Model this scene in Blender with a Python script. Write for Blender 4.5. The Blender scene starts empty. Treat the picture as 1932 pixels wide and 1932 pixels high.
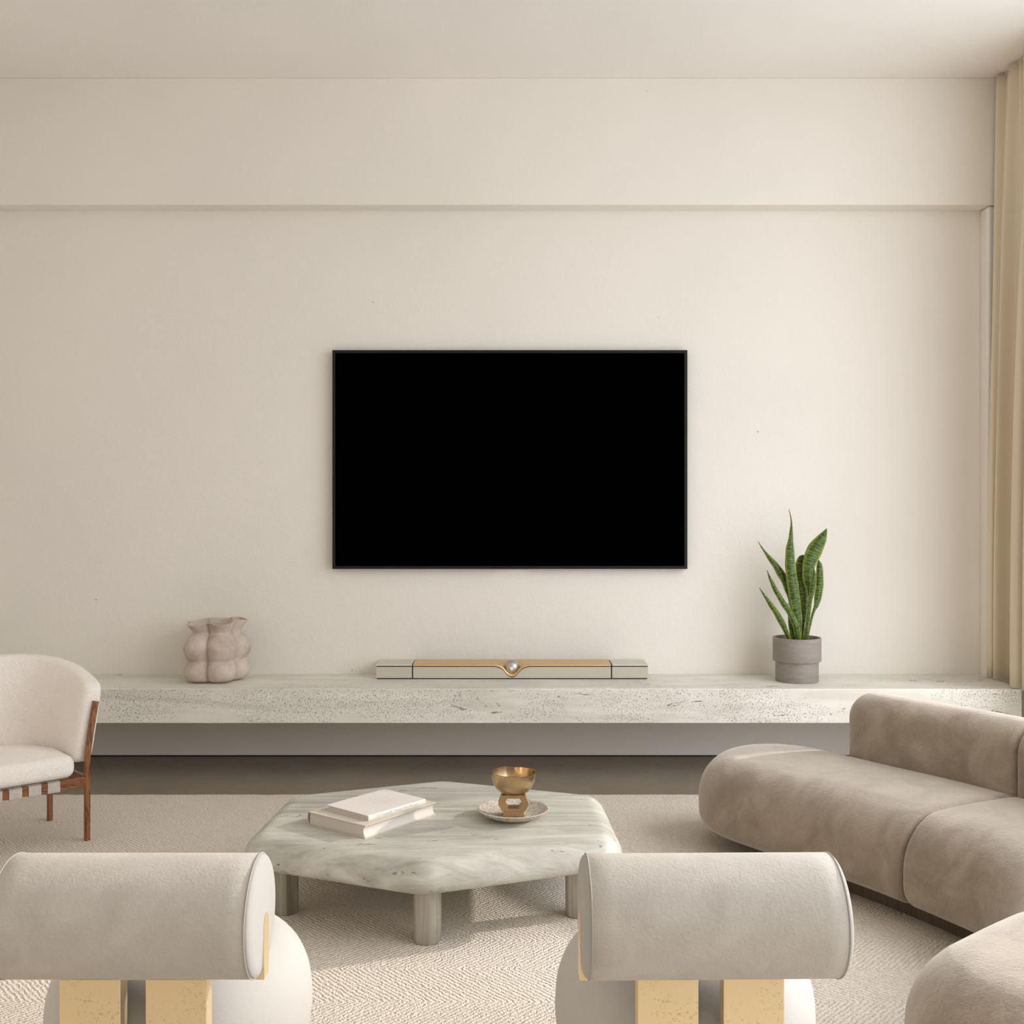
import bpy, math, random
from mathutils import Vector, Matrix
R = math.radians
sc = bpy.context.scene
col = sc.collection

# ------------------------------------------------------------------ camera, sky, sun, exposure
CAM_H = 1.557
cam_d = bpy.data.cameras.new('camera')
cam_d.sensor_width = 36.0
cam_d.lens = 2000.0 / 1932.0 * 36.0
cam = bpy.data.objects.new('camera', cam_d)
col.objects.link(cam)
cam.location = (0, 0, CAM_H)
cam.rotation_euler = (R(90), 0, 0)
sc.camera = cam

world = bpy.data.worlds.new('overcast_sky')
sc.world = world
world.use_nodes = True
wn = world.node_tree
wn.nodes.clear()
wo = wn.nodes.new('ShaderNodeOutputWorld')
wb = wn.nodes.new('ShaderNodeBackground')
wb.inputs['Color'].default_value = (0.965, 0.99, 1.03, 1)
wb.inputs['Strength'].default_value = 7.0
wn.links.new(wb.outputs[0], wo.inputs[0])
# overcast sky: brighter towards the zenith, duller ground below the horizon
wtc = wn.nodes.new('ShaderNodeTexCoord')
wsp = wn.nodes.new('ShaderNodeSeparateXYZ')
wmr = wn.nodes.new('ShaderNodeMapRange')
wrp = wn.nodes.new('ShaderNodeValToRGB')
wn.links.new(wtc.outputs['Generated'], wsp.inputs[0])
wn.links.new(wsp.outputs[2], wmr.inputs[0])
wmr.inputs[1].default_value = -1.0
wmr.inputs[2].default_value = 1.0
wn.links.new(wmr.outputs[0], wrp.inputs[0])
_cr = wrp.color_ramp
for _p, _v in ((0.0, 0.38), (0.46, 0.43), (0.54, 0.44), (1.0, 0.95)):
    _e = _cr.elements[0] if _p == 0.0 else (_cr.elements[-1] if _p == 1.0 else _cr.elements.new(_p))
    _e.position = _p
    _e.color = (_v * 0.95, _v * 0.985, _v * 1.05, 1)
wn.links.new(wrp.outputs[0], wb.inputs['Color'])

sun_d = bpy.data.lights.new('sun', 'SUN')
sun_d.energy = 2.6
sun_d.angle = R(1.2)
sun_d.color = (1.0, 0.93, 0.84)
sun = bpy.data.objects.new('sun', sun_d)
col.objects.link(sun)
_el = R(20.3)
_to = Vector((0.95 * math.cos(_el), 0.31 * math.cos(_el), math.sin(_el))).normalized()
sun.rotation_euler = (-_to).to_track_quat('-Z', 'Y').to_euler()
sun.location = (9, 6, 5)

WIN_Y0, WIN_Y1, WIN_Z0, WIN_Z1 = 0.2, 5.70, 0.06, 4.00
WALL_X = 3.16
por_d = bpy.data.lights.new('window_portal', 'AREA')
por_d.shape = 'RECTANGLE'
por_d.size = WIN_Z1 - WIN_Z0
por_d.size_y = WIN_Y1 - WIN_Y0
por_d.cycles.is_portal = True
por = bpy.data.objects.new('window_portal', por_d)
col.objects.link(por)
por.location = (WALL_X + 0.16, (WIN_Y0 + WIN_Y1) / 2, (WIN_Z0 + WIN_Z1) / 2)
por.rotation_euler = (0, R(90), 0)

vs = sc.view_settings
vs.view_transform = 'Standard'
vs.look = 'None'
vs.gamma = 1.0
vs.use_curve_mapping = False
vs.exposure = 0.0
sc.cycles.max_bounces = 10
sc.cycles.diffuse_bounces = 8
sc.cycles.use_denoising = True
sc.cycles.caustics_reflective = False
sc.cycles.sample_clamp_indirect = 6.0

# ------------------------------------------------------------------ helpers
def tag(o, label=None, cat=None, group=None, kind=None):
    if label: o['label'] = label
    if cat: o['category'] = cat
    if group: o['group'] = group
    if kind: o['kind'] = kind
    return o

def mk(name, verts, faces, mat, parent=None, smooth=True, sharp=40, uvs=None):
    me = bpy.data.meshes.new(name)
    me.from_pydata([tuple(v) for v in verts], [], faces)
    me.update()
    me.validate()
    if smooth:
        for p in me.polygons: p.use_smooth = True
        me.set_sharp_from_angle(angle=R(sharp))
    if mat: me.materials.append(mat)
    if uvs:
        uvl = me.uv_layers.new(name='UVMap')
        for l in me.loops: uvl.data[l.index].uv = uvs[l.vertex_index]
    o = bpy.data.objects.new(name, me)
    col.objects.link(o)
    if parent: o.parent = parent
    return o

def empty(name, loc, rz=0.0):
    o = bpy.data.objects.new(name, None)
    o.empty_display_size = 0.1
    col.objects.link(o)
    o.location = loc
    o.rotation_euler = (0, 0, rz)
    return o

class MB:
    def __init__(s): s.v = []; s.f = []
    def add(s, verts, faces):
        k = len(s.v)
        s.v += [tuple(v) for v in verts]
        s.f += [tuple(i + k for i in f) for f in faces]
        return s
    def box(s, x0, x1, y0, y1, z0, z1):
        v = [(x0,y0,z0),(x1,y0,z0),(x1,y1,z0),(x0,y1,z0),(x0,y0,z1),(x1,y0,z1),(x1,y1,z1),(x0,y1,z1)]
        f = [(0,3,2,1),(4,5,6,7),(0,1,5,4),(1,2,6,5),(2,3,7,6),(3,0,4,7)]
        return s.add(v, f)
    def rings(s, rings, cap0=True, cap1=True, closed=True):
        k = len(s.v); n = len(rings[0])
        for r in rings: s.v += [tuple(p) for p in r]
        m = n if closed else n - 1
        for i in range(len(rings) - 1):
            a = k + i * n; b = a + n
            for j in range(m):
                j2 = (j + 1) % n
                s.f.append((a + j, a + j2, b + j2, b + j))
        if cap0: s.f.append(tuple(k + j for j in reversed(range(n))))
        if cap1: s.f.append(tuple(k + (len(rings) - 1) * n + j for j in range(n)))
        return s
    def lathe(s, prof, n=64, c=(0, 0, 0), cap0=True, cap1=True):
        rg = [[(c[0] + r * math.cos(2*math.pi*j/n), c[1] + r * math.sin(2*math.pi*j/n), c[2] + z) for j in range(n)] for r, z in prof]
        return s.rings(rg, cap0, cap1)
    def build(s, name, mat, parent=None, smooth=True, sharp=40, bevel=0, seg=3):
        o = mk(name, s.v, s.f, mat, parent, smooth, sharp)
        if bevel:
            m = o.modifiers.new('bevel', 'BEVEL'); m.width = bevel; m.segments = seg; m.limit_method = 'ANGLE'; m.angle_limit = R(30)
            m.harden_normals = True
        return o

def box(name, x0, x1, y0, y1, z0, z1, mat, parent=None, bevel=0, seg=3):
    return MB().box(x0, x1, y0, y1, z0, z1).build(name, mat, parent, bevel=bevel, seg=seg)

def W(px, py, Y):
    return Vector(((px - 966) / 2000.0 * Y, Y, CAM_H - (py - 966) / 2000.0 * Y))

def round_poly(pts, rad, n=10):
    out = []
    N = len(pts)
    for i in range(N):
        p0, p, p1 = Vector(pts[i-1]), Vector(pts[i]), Vector(pts[(i+1) % N])
        r = rad[i] if isinstance(rad, (list, tuple)) else rad
        a = (p0 - p).normalized(); b = (p1 - p).normalized()
        ang = a.angle(b)
        d = r / math.tan(ang / 2)
        q0 = p + a * d; q1 = p + b * d
        c = p + (a + b).normalized() * (r / math.sin(ang / 2))
        v0 = q0 - c; v1 = q1 - c
        a0 = math.atan2(v0.y, v0.x); a1 = math.atan2(v1.y, v1.x)
        da = (a1 - a0 + math.pi) % (2 * math.pi) - math.pi
        for k in range(n + 1):
            t = a0 + da * k / n
            out.append(Vector((c.x + r * math.cos(t), c.y + r * math.sin(t))))
    return out

def offset_ring(pts, d):
    N = len(pts); out = []
    for i in range(N):
        e0 = (pts[i] - pts[i-1]); e1 = (pts[(i+1) % N] - pts[i])
        if e0.length < 1e-9: e0 = e1
        if e1.length < 1e-9: e1 = e0
        e0.normalize(); e1.normalize()
        n0 = Vector((-e0.y, e0.x)); n1 = Vector((-e1.y, e1.x))
        m = (n0 + n1)
        m = m / max(0.3, m.length_squared / 2.0)
        out.append(pts[i] + m * d)
    return out

def slab_rings(pts, z0, z1, rt, rb, n=8):
    rg = []
    for k in range(n + 1):
        a = math.pi / 2 * (1 - k / n)
        q = offset_ring(pts, rb * (1 - math.cos(a)))
        rg.append([(p.x, p.y, z0 + rb - rb * math.sin(a)) for p in q])
    for k in range(n + 1):
        a = math.pi / 2 * k / n
        q = offset_ring(pts, rt * (1 - math.cos(a)))
        rg.append([(p.x, p.y, z1 - rt + rt * math.sin(a)) for p in q])
    return rg

def tube_rings(path, w, h, up=None, nseg=None):
    """rectangular bar along path with slightly rounded corners"""
    rg = []
    for i, p in enumerate(path):
        p = Vector(p)
        a = Vector(path[max(i-1, 0)]); b = Vector(path[min(i+1, len(path)-1)])
        t = (b - a).normalized()
        u = Vector(up) if up else Vector((0, 0, 1))
        s = t.cross(u).normalized(); v = s.cross(t).normalized()
        c = 0.28
        ring = []
        for (x, y) in ((-1, -1+c), (-1+c, -1), (1-c, -1), (1, -1+c), (1, 1-c), (1-c, 1), (-1+c, 1), (-1, 1-c)):
            ring.append(p + s * (x * w / 2) + v * (y * h / 2))
        rg.append(ring)
    return rg

def catmull(pts, n=12):
    P = [Vector(p) for p in pts]
    out = []
    for i in range(len(P) - 1):
        p0 = P[i-1] if i else P[0] * 2 - P[1]
        p1, p2 = P[i], P[i+1]
        p3 = P[i+2] if i + 2 < len(P) else P[-1] * 2 - P[-2]
        for k in range(n):
            t = k / n
            out.append(0.5 * ((2*p1) + (-p0 + p2)*t + (2*p0 - 5*p1 + 4*p2 - p3)*t*t + (-p0 + 3*p1 - 3*p2 + p3)*t**3))
    out.append(P[-1])
    return out

# ------------------------------------------------------------------ materials
class Mat:
    def __init__(s, name):
        s.m = bpy.data.materials.new(name)
        s.m.use_nodes = True
        s.t = s.m.node_tree
        s.b = s.t.nodes['Principled BSDF']
        s._co = None
    def n(s, typ, **kw):
        nd = s.t.nodes.new(typ)
        for k, v in kw.items():
            if k in nd.inputs.keys():
                s.set(nd, k, v)
            else:
                setattr(nd, k, v)
        return nd
    def set(s, nd, k, v):
        i = nd.inputs[k]
        if hasattr(v, 'is_output') or isinstance(v, bpy.types.NodeSocket):
            s.t.links.new(v, i)
        else:
            i.default_value = v
    def p(s, **kw):
        for k, v in kw.items():
            s.set(s.b, k.replace('_', ' '), v)
        return s
    def co(s, kind='Object', scale=(1, 1, 1), rot=(0, 0, 0)):
        if s._co is None: s._co = s.t.nodes.new('ShaderNodeTexCoord')
        mp = s.t.nodes.new('ShaderNodeMapping')
        s.t.links.new(s._co.outputs[kind], mp.inputs['Vector'])
        mp.inputs['Scale'].default_value = scale
        mp.inputs['Rotation'].default_value = rot
        return mp.outputs[0]
    def noise(s, vec, scale=5, detail=4, rough=0.5, dist=0.0):
        nd = s.t.nodes.new('ShaderNodeTexNoise')
        s.t.links.new(vec, nd.inputs['Vector'])
        nd.inputs['Scale'].default_value = scale
        nd.inputs['Detail'].default_value = detail
        nd.inputs['Roughness'].default_value = rough
        nd.inputs['Distortion'].default_value = dist
        return nd.outputs[0]
    def voro(s, vec, scale=5, feature='F1', rnd=1.0):
        nd = s.t.nodes.new('ShaderNodeTexVoronoi')
        nd.feature = feature
        s.t.links.new(vec, nd.inputs['Vector'])
        nd.inputs['Scale'].default_value = scale
        nd.inputs['Randomness'].default_value = rnd
        return nd.outputs[0]
    def ramp(s, fac, stops, interp='LINEAR'):
        nd = s.t.nodes.new('ShaderNodeValToRGB')
        s.t.links.new(fac, nd.inputs[0])
        cr = nd.color_ramp
        cr.interpolation = interp
        while len(cr.elements) > 1: cr.elements.remove(cr.elements[-1])
        for i, (p, c) in enumerate(stops):
            e = cr.elements[0] if i == 0 else cr.elements.new(p)
            e.position = p
            e.color = (c, c, c, 1) if isinstance(c, (int, float)) else (*c, 1)
        return nd.outputs[0]
    def math(s, op, a, b=0.5, c=None):
        nd = s.t.nodes.new('ShaderNodeMath'); nd.operation = op
        for i, v in enumerate((a, b) if c is None else (a, b, c)):
            if isinstance(v, (int, float)): nd.inputs[i].default_value = v
            else: s.t.links.new(v, nd.inputs[i])
        return nd.outputs[0]
    def mix(s, fac, a, b, mode='MIX'):
        nd = s.t.nodes.new('ShaderNodeMix'); nd.data_type = 'RGBA'; nd.blend_type = mode
        for k, v in ((0, fac), (6, a), (7, b)):
            if isinstance(v, (int, float)): nd.inputs[k].default_value = v if k == 0 else (v, v, v, 1)
            elif isinstance(v, tuple): nd.inputs[k].default_value = (*v, 1)
            else: s.t.links.new(v, nd.inputs[k])
        return nd.outputs[2]
    def bump(s, h, dist=0.002, strength=1.0, prev=None):
        nd = s.t.nodes.new('ShaderNodeBump')
        s.t.links.new(h, nd.inputs['Height'])
        nd.inputs['Distance'].default_value = dist
        nd.inputs['Strength'].default_value = strength
        if prev is not None: s.t.links.new(prev, nd.inputs['Normal'])
        s.t.links.new(nd.outputs[0], s.b.inputs['Normal'])
        return nd.outputs[0]

def simple(name, c, rough=0.5, metal=0.0, spec=0.5):
    m = Mat(name)
    m.p(Base_Color=(*c, 1), Roughness=rough, Metallic=metal)
    m.b.inputs['Specular IOR Level'].default_value = spec
    return m.m

def plaster(name, c):
    m = Mat(name)
    v = m.co()
    big = m.noise(v, 0.7, 3, 0.5)
    colr = m.mix(m.ramp(big, [(0.3, 0.0), (0.7, 1.0)]), tuple(x * 0.965 for x in c), tuple(min(1, x * 1.02) for x in c))
    specks = m.ramp(m.voro(v, 3.2), [(0.0, 1.0), (0.012, 1.0), (0.022, 0.0)])
    colr = m.mix(specks, colr, tuple(x * 0.55 for x in c))
    m.p(Base_Color=colr, Roughness=0.9)
    m.b.inputs['Specular IOR Level'].default_value = 0.15
    h1 = m.noise(v, 60, 3, 0.6)
    h2 = m.noise(v, 9, 4, 0.55)
    h = m.math('ADD', m.math('MULTIPLY', h1, 0.45), m.math('MULTIPLY', h2, 1.0))
    m.bump(h, 0.006, 0.55)
    return m.m

M = {}
M['plaster'] = plaster('plaster', (0.825, 0.79, 0.73))
M['ceiling'] = plaster('ceiling_plaster', (0.86, 0.83, 0.785))

# concrete floor
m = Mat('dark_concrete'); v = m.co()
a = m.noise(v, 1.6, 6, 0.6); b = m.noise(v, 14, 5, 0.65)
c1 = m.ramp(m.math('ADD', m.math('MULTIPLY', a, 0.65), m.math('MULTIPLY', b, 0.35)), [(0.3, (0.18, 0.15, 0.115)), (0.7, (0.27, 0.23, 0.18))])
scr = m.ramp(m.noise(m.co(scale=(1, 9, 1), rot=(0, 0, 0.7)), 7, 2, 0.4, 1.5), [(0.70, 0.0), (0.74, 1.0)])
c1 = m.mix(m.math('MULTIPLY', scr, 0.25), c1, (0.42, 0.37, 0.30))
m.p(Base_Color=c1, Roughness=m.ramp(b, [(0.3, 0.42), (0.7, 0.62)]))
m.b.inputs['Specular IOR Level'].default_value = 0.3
m.bump(b, 0.001, 0.4); M['concrete'] = m.m

# travertine: layered tone, fine pits and torn pockets
def travertine(name, base, light, pit_amount, streak=(0.35, 2.2, 3.2), pit_col=0.45, fleck=(1.5, 1.0, 0.85), fs=120, contrast=0.10, crack=0.0, sv=3.0):
    m = Mat(name); v = m.co()
    st = m.noise(m.co(scale=streak), sv, 8, 0.66, 0.9)
    cl = m.noise(v, 2.6, 5, 0.6)
    f = m.math('ADD', m.math('MULTIPLY', st, 0.75), m.math('MULTIPLY', cl, 0.25))
    colr = m.ramp(f, [(0.5 - contrast, base), (0.5, tuple((x + y) / 2 for x, y in zip(base, light))), (0.5 + contrast, light)])
    mask = m.ramp(m.noise(m.co(scale=(0.9, 1.0, 2.6)), 1.9, 4, 0.6), [(0.44, 0.0), (0.60, 1.0)])
    small = m.ramp(m.noise(m.co(scale=fleck), fs, 4, 0.65), [(0.595, 0.0), (0.69, 1.0)])
    smallm = m.math('MULTIPLY', small, m.math('ADD', m.math('MULTIPLY', mask, 0.85), 0.06))
    pock = m.ramp(m.noise(m.co(scale=(0.5, 1.0, 1.9)), 5.0, 6, 0.7, 1.0), [(0.64, 0.0), (0.70, 1.0)])
    torn = m.math('MULTIPLY', pock, m.ramp(m.noise(m.co(scale=(1, 1, 1.6)), 42, 5, 0.75, 1.5), [(0.47, 0.0), (0.56, 1.0)]))
    pit = m.math('MULTIPLY', m.math('MAXIMUM', smallm, torn), pit_amount)
    if crack:
        ck = m.ramp(m.noise(m.co(scale=(0.7, 2.6, 2.6)), 4.5, 8, 0.75, 2.0), [(0.635, 0.0), (0.66, 1.0)])
        pit = m.math('MAXIMUM', pit, m.math('MULTIPLY', m.math('MULTIPLY', ck, m.ramp(m.noise(v, 60, 4, 0.7), [(0.46, 0.0), (0.55, 1.0)])), crack))
    colr = m.mix(m.math('MULTIPLY', pit, 0.5), colr, tuple(x * pit_col for x in base))
    m.p(Base_Color=colr, Roughness=0.42)
    m.b.inputs['Specular IOR Level'].default_value = 0.35
    n1 = m.bump(m.math('SUBTRACT', 1.0, pit), 0.012, 1.0)
    m.bump(m.noise(v, 110, 3, 0.6), 0.002, 0.5, n1)
    return m.m
M['shelf_stone'] = travertine('travertine_shelf', (0.68, 0.655, 0.58), (0.83, 0.81, 0.74), 0.9)
M['table_stone'] = travertine('travertine_table', (0.36, 0.352, 0.30), (0.60, 0.588, 0.53), 0.10, streak=(0.55, 5.5, 5.5), contrast=0.115, crack=0.9, sv=2.6)
M['leg_stone'] = travertine('travertine_leg', (0.21, 0.19, 0.15), (0.56, 0.53, 0.46), 0.06, streak=(7.0, 7.0, 0.30), contrast=0.13)

# rug
m = Mat('woven_wool'); v = m.co()
sep = m.n('ShaderNodeSeparateXYZ'); m.t.links.new(v, sep.inputs[0])
wob = m.noise(v, 6, 2, 0.5)
tri = m.math('PINGPONG', m.math('ADD', sep.outputs[1], m.math('MULTIPLY', wob, 0.03)), 0.24)
sx = m.math('ADD', sep.outputs[0], m.math('MULTIPLY', tri, 0.95))
sx = m.math('ADD', sx, m.math('MULTIPLY', m.noise(v, 34, 3, 0.6), 0.030))
ridge = m.math('PINGPONG', sx, 0.011)
ridge = m.math('DIVIDE', ridge, 0.011)
nub = m.voro(v, 135, 'F1')
nub2 = m.noise(v, 150, 2, 0.5)
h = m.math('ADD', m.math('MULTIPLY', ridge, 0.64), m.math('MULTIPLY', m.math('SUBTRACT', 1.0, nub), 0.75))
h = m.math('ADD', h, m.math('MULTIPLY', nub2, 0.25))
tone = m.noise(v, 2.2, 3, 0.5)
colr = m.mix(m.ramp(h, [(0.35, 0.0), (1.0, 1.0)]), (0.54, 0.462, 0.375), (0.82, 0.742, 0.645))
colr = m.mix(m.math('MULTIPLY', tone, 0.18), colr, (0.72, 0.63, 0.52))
m.p(Base_Color=colr, Roughness=0.95)
m.b.inputs['Specular IOR Level'].default_value = 0.05
m.b.inputs['Sheen Weight'].default_value = 0.15
m.bump(h, 0.0065, 0.85); M['rug'] = m.m

def fabric(name, c, c2, nap=0.12, scale=180, bump=0.0012, mottle=4.0, sheen=0.35, strength=0.7):
    m = Mat(name); v = m.co()
    mo = m.noise(v, mottle, 5, 0.6, 0.8)
    fine = m.noise(v, scale, 3, 0.6)
    colr = m.mix(m.ramp(mo, [(0.35, 0.0), (0.65, 1.0)]), c, c2)
    colr = m.mix(m.math('MULTIPLY', m.ramp(fine, [(0.35, 1.0), (0.65, 0.0)]), nap), colr, tuple(x * 0.55 for x in c))
    m.p(Base_Color=colr, Roughness=0.92)
    m.b.inputs['Specular IOR Level'].default_value = 0.1
    m.b.inputs['Sheen Weight'].default_value = sheen
    m.b.inputs['Sheen Roughness'].default_value = 0.4
    m.b.inputs['Sheen Tint'].default_value = (1.0, 0.95, 0.88, 1)
    m.bump(m.math('ADD', fine, m.math('MULTIPLY', m.noise(v, scale * 0.3, 3, 0.5), 0.8)), bump, strength)
    return m.m
M['suede'] = fabric('off_white_suede', (0.52, 0.487, 0.44), (0.60, 0.567, 0.52), 0.08, 170, 0.0018, 7, 0.3)
M['suede_plain'] = fabric('off_white_leather', (0.42, 0.406, 0.38), (0.44, 0.427, 0.40), 0.03, 220, 0.0006, 4, 0.15)
M['suede_seat'] = fabric('off_white_seat_leather', (0.53, 0.508, 0.475), (0.56, 0.537, 0.503), 0.03, 220, 0.0006, 4, 0.15)
M['velvet'] = fabric('taupe_velvet', (0.305, 0.248, 0.188), (0.45, 0.376, 0.295), 0.30, 210, 0.0035, 6, 1.0)
M['boucle'] = fabric('cream_boucle', (0.90, 0.845, 0.79), (0.94, 0.885, 0.83), 0.16, 120, 0.005, 3, 0.3, 0.9)
M['seam'] = simple('seam_thread', (0.40, 0.35, 0.29), 0.9)
M['dark_gap'] = simple('black_rubber', (0.012, 0.010, 0.009), 0.6)

# brass
def brass(name, c, spots, rough=0.3, metal=1.0):
    m = Mat(name); v = m.co()
    mask = m.ramp(m.noise(v, 14, 3, 0.6), [(0.45, 0.0), (0.62, 1.0)])
    sp = m.ramp(m.noise(v, 170, 3, 0.6), [(0.58, 0.0), (0.64, 1.0)])
    s = m.math('MULTIPLY', m.math('MULTIPLY', mask, sp), spots)
    m.p(Base_Color=m.mix(s, c, tuple(x * 0.72 for x in c)), Metallic=metal, Roughness=m.math('ADD', m.math('MULTIPLY', s, 0.25), rough))
    m.bump(m.noise(v, 40, 3, 0.5), 0.0004, 0.4)
    return m.m
M['brass'] = brass('aged_brass', (0.92, 0.75, 0.475), 0.8, 0.42, 0.85)
M['brass_bowl'] = brass('hammered_brass', (0.50, 0.37, 0.205), 0.5, 0.30)
M['bronze'] = brass('matte_bronze', (0.47, 0.32, 0.17), 0.2, 0.45)

# wood
def wood(name, c, d, axis_scale):
    m = Mat(name); v = m.co(scale=axis_scale)
    nz = m.noise(v, 3.0, 5, 0.55, 1.2)
    bands = m.ramp(m.math('FRACT', m.math('MULTIPLY', nz, 7.0), 0.0), [(0.0, d), (0.22, c), (0.6, tuple(x * 1.25 for x in c)), (0.85, c), (1.0, d)])
    fine = m.noise(m.co(scale=tuple(x * 8 for x in axis_scale)), 4, 3, 0.5)
    colr = m.mix(m.math('MULTIPLY', fine, 0.35), bands, d)
    m.p(Base_Color=colr, Roughness=0.4)
    return m.m
M['walnut'] = wood('zebra_wood', (0.27, 0.098, 0.028), (0.05, 0.017, 0.007), (9, 9, 1.0))
M['walnut_rail'] = wood('zebra_wood_rail', (0.27, 0.098, 0.028), (0.05, 0.017, 0.007), (1.2, 9, 12))
M['plinth'] = wood('dark_slatted_oak', (0.12, 0.085, 0.055), (0.05, 0.035, 0.022), (14, 14, 0.4))
M['webbing'] = fabric('grey_webbing', (0.52, 0.48, 0.43), (0.60, 0.56, 0.50), 0.3, 120, 0.004, 20, 0.0)

# pot
m = Mat('grey_clay'); v = m.co()
n1 = m.noise(m.co(scale=(1, 1, 5)), 9, 6, 0.65, 0.5); n2 = m.noise(v, 90, 3, 0.6)
m.p(Base_Color=m.ramp(m.math('ADD', m.math('MULTIPLY', n1, 0.7), m.math('MULTIPLY', n2, 0.3)), [(0.3, (0.225, 0.195, 0.170)), (0.7, (0.335, 0.300, 0.268))]), Roughness=0.8)
m.bump(n2, 0.001, 0.6); M['clay'] = m.m
m = Mat('taupe_ceramic'); v = m.co()
n1 = m.noise(v, 7, 6, 0.65, 1.0)
m.p(Base_Color=m.ramp(n1, [(0.3, (0.40, 0.325, 0.265)), (0.5, (0.56, 0.475, 0.40)), (0.7, (0.66, 0.575, 0.50))]), Roughness=0.55)
m.b.inputs['Specular IOR Level'].default_value = 0.3
m.bump(n1, 0.002, 0.5); M['ceramic'] = m.m
m = Mat('speckled_stoneware'); v = m.co()
sp = m.ramp(m.noise(v, 130, 3, 0.7), [(0.56, 0.0), (0.63, 1.0)]); sp2 = m.ramp(m.noise(v, 60, 4, 0.7), [(0.45, 0.0), (0.65, 1.0)])
cc = m.mix(m.math('MULTIPLY', sp2, 0.5), (0.66, 0.58, 0.48), (0.45, 0.37, 0.28))
m.p(Base_Color=m.mix(sp, cc, (0.10, 0.085, 0.065)), Roughness=0.7)
m.bump(m.noise(v, 80, 4, 0.6), 0.002, 0.7); M['speckled'] = m.m
M['soil'] = simple('soil', (0.03, 0.022, 0.015), 0.95)

# leaf: dark wavy cross bands, paler margin (UV: u across, v along in metres)
m = Mat('snake_plant_leaf')
uv = m.co('UV')
sep = m.n('ShaderNodeSeparateXYZ'); m.t.links.new(uv, sep.inputs[0])
au = m.math('ABSOLUTE', sep.outputs[0], 0.0)
wv = m.noise(m.co('UV', scale=(0.30, 52, 1)), 2.4, 4, 0.6, 0.5)
band = m.ramp(wv, [(0.44, 0.0), (0.54, 1.0)])
g = m.mix(band, (0.014, 0.030, 0.004), (0.095, 0.155, 0.016))
g = m.mix(m.ramp(m.math('ADD', au, m.math('MULTIPLY', wv, 0.25)), [(0.72, 0.0), (1.08, 1.0)]), g, (0.235, 0.300, 0.045))
m.p(Base_Color=g, Roughness=0.38)
m.b.inputs['Specular IOR Level'].default_value = 0.4
m.bump(wv, 0.001, 0.4); M['leaf'] = m.m

# curtain
m = Mat('beige_curtain'); v = m.co()
fine = m.noise(m.co(scale=(6, 6, 0.6)), 60, 2, 0.5)
m.p(Base_Color=m.mix(m.math('MULTIPLY', fine, 0.2), (0.70, 0.615, 0.475), (0.63, 0.55, 0.42)), Roughness=0.9)
m.b.inputs['Specular IOR Level'].default_value = 0.05
m.b.inputs['Sheen Weight'].default_value = 0.15
M['curtain'] = m.m

M['screen'] = simple('off_screen', (0.0004, 0.0004, 0.0004), 0.35, spec=0.0)
M['tv_frame'] = simple('dark_brown_metal', (0.010, 0.009, 0.007), 0.5, spec=0.25)
M['tab'] = simple('white_plastic', (0.72, 0.66, 0.58), 0.5)
M['sb_white'] = simple('ivory_metal', (0.61, 0.575, 0.50), 0.45, spec=0.3)
m = Mat('ivory_grille'); v = m.co()
m.p(Base_Color=(0.56, 0.52, 0.44, 1), Roughness=0.8); m.bump(m.voro(v, 500, 'F1', 0.0), 0.0008, 0.5); M['sb_grille'] = m.m
M['sb_gold'] = simple('satin_gold', (0.73, 0.50, 0.25), 0.42, metal=0.75)
m = Mat('brushed_steel'); v = m.co(scale=(30, 1, 1))
m.p(Base_Color=(0.55, 0.52, 0.48, 1), Metallic=0.9, Roughness=0.38); m.bump(m.noise(v, 12, 2, 0.5), 0.0006, 0.4); M['steel'] = m.m
M['logo_white'] = simple('white_print', (0.85, 0.82, 0.78), 0.6)
M['paper'] = None
m = Mat('book_pages'); v = m.co(scale=(1, 1, 1))
st = m.noise(m.co(scale=(0.5, 0.5, 60)), 10, 3, 0.6)
m.p(Base_Color=m.mix(st, (0.58, 0.53, 0.475), (0.68, 0.635, 0.585)), Roughness=0.9); m.bump(st, 0.001, 0.4); M['pages'] = m.m
M['cover_cream'] = simple('cream_cloth', (0.58, 0.525, 0.44), 0.85, spec=0.2)
m = Mat('white_jacket'); v = m.co()
# faint abstract pastel smudges printed on the jacket
sepc = m.n('ShaderNodeSeparateXYZ'); m.t.links.new(v, sepc.inputs[0])
dx = m.math('SUBTRACT', sepc.outputs[0], 0.18); dy = m.math('SUBTRACT', sepc.outputs[1], 0.115)
rr = m.math('SQRT', m.math('ADD', m.math('MULTIPLY', m.math('MULTIPLY', dx, dx), 0.8), m.math('MULTIPLY', dy, dy)), 0.0)
near = m.ramp(rr, [(0.03, 1.0), (0.10, 0.0)])
scrb = m.ramp(m.noise(v, 38, 6, 0.75, 2.5), [(0.46, 0.0), (0.53, 1.0), (0.60, 0.0)])
hue = m.ramp(m.noise(v, 16, 2, 0.5), [(0.40, (0.22, 0.17, 0.23)), (0.52, (0.40, 0.28, 0.26)), (0.62, (0.55, 0.18, 0.12))])
topm = m.ramp(sepc.outputs[2], [(0.0195, 0.0), (0.0199, 1.0)])
ink = m.math('MULTIPLY', m.math('MULTIPLY', near, scrb), m.math('MULTIPLY', topm, 0.85))
m.p(Base_Color=m.mix(ink, (0.68, 0.64, 0.60), hue), Roughness=0.6)
m.b.inputs['Specular IOR Level'].default_value = 0.25
M['jacket'] = m.m
M['print_grey'] = simple('pale_grey_print', (0.60, 0.565, 0.525), 0.7)

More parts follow.
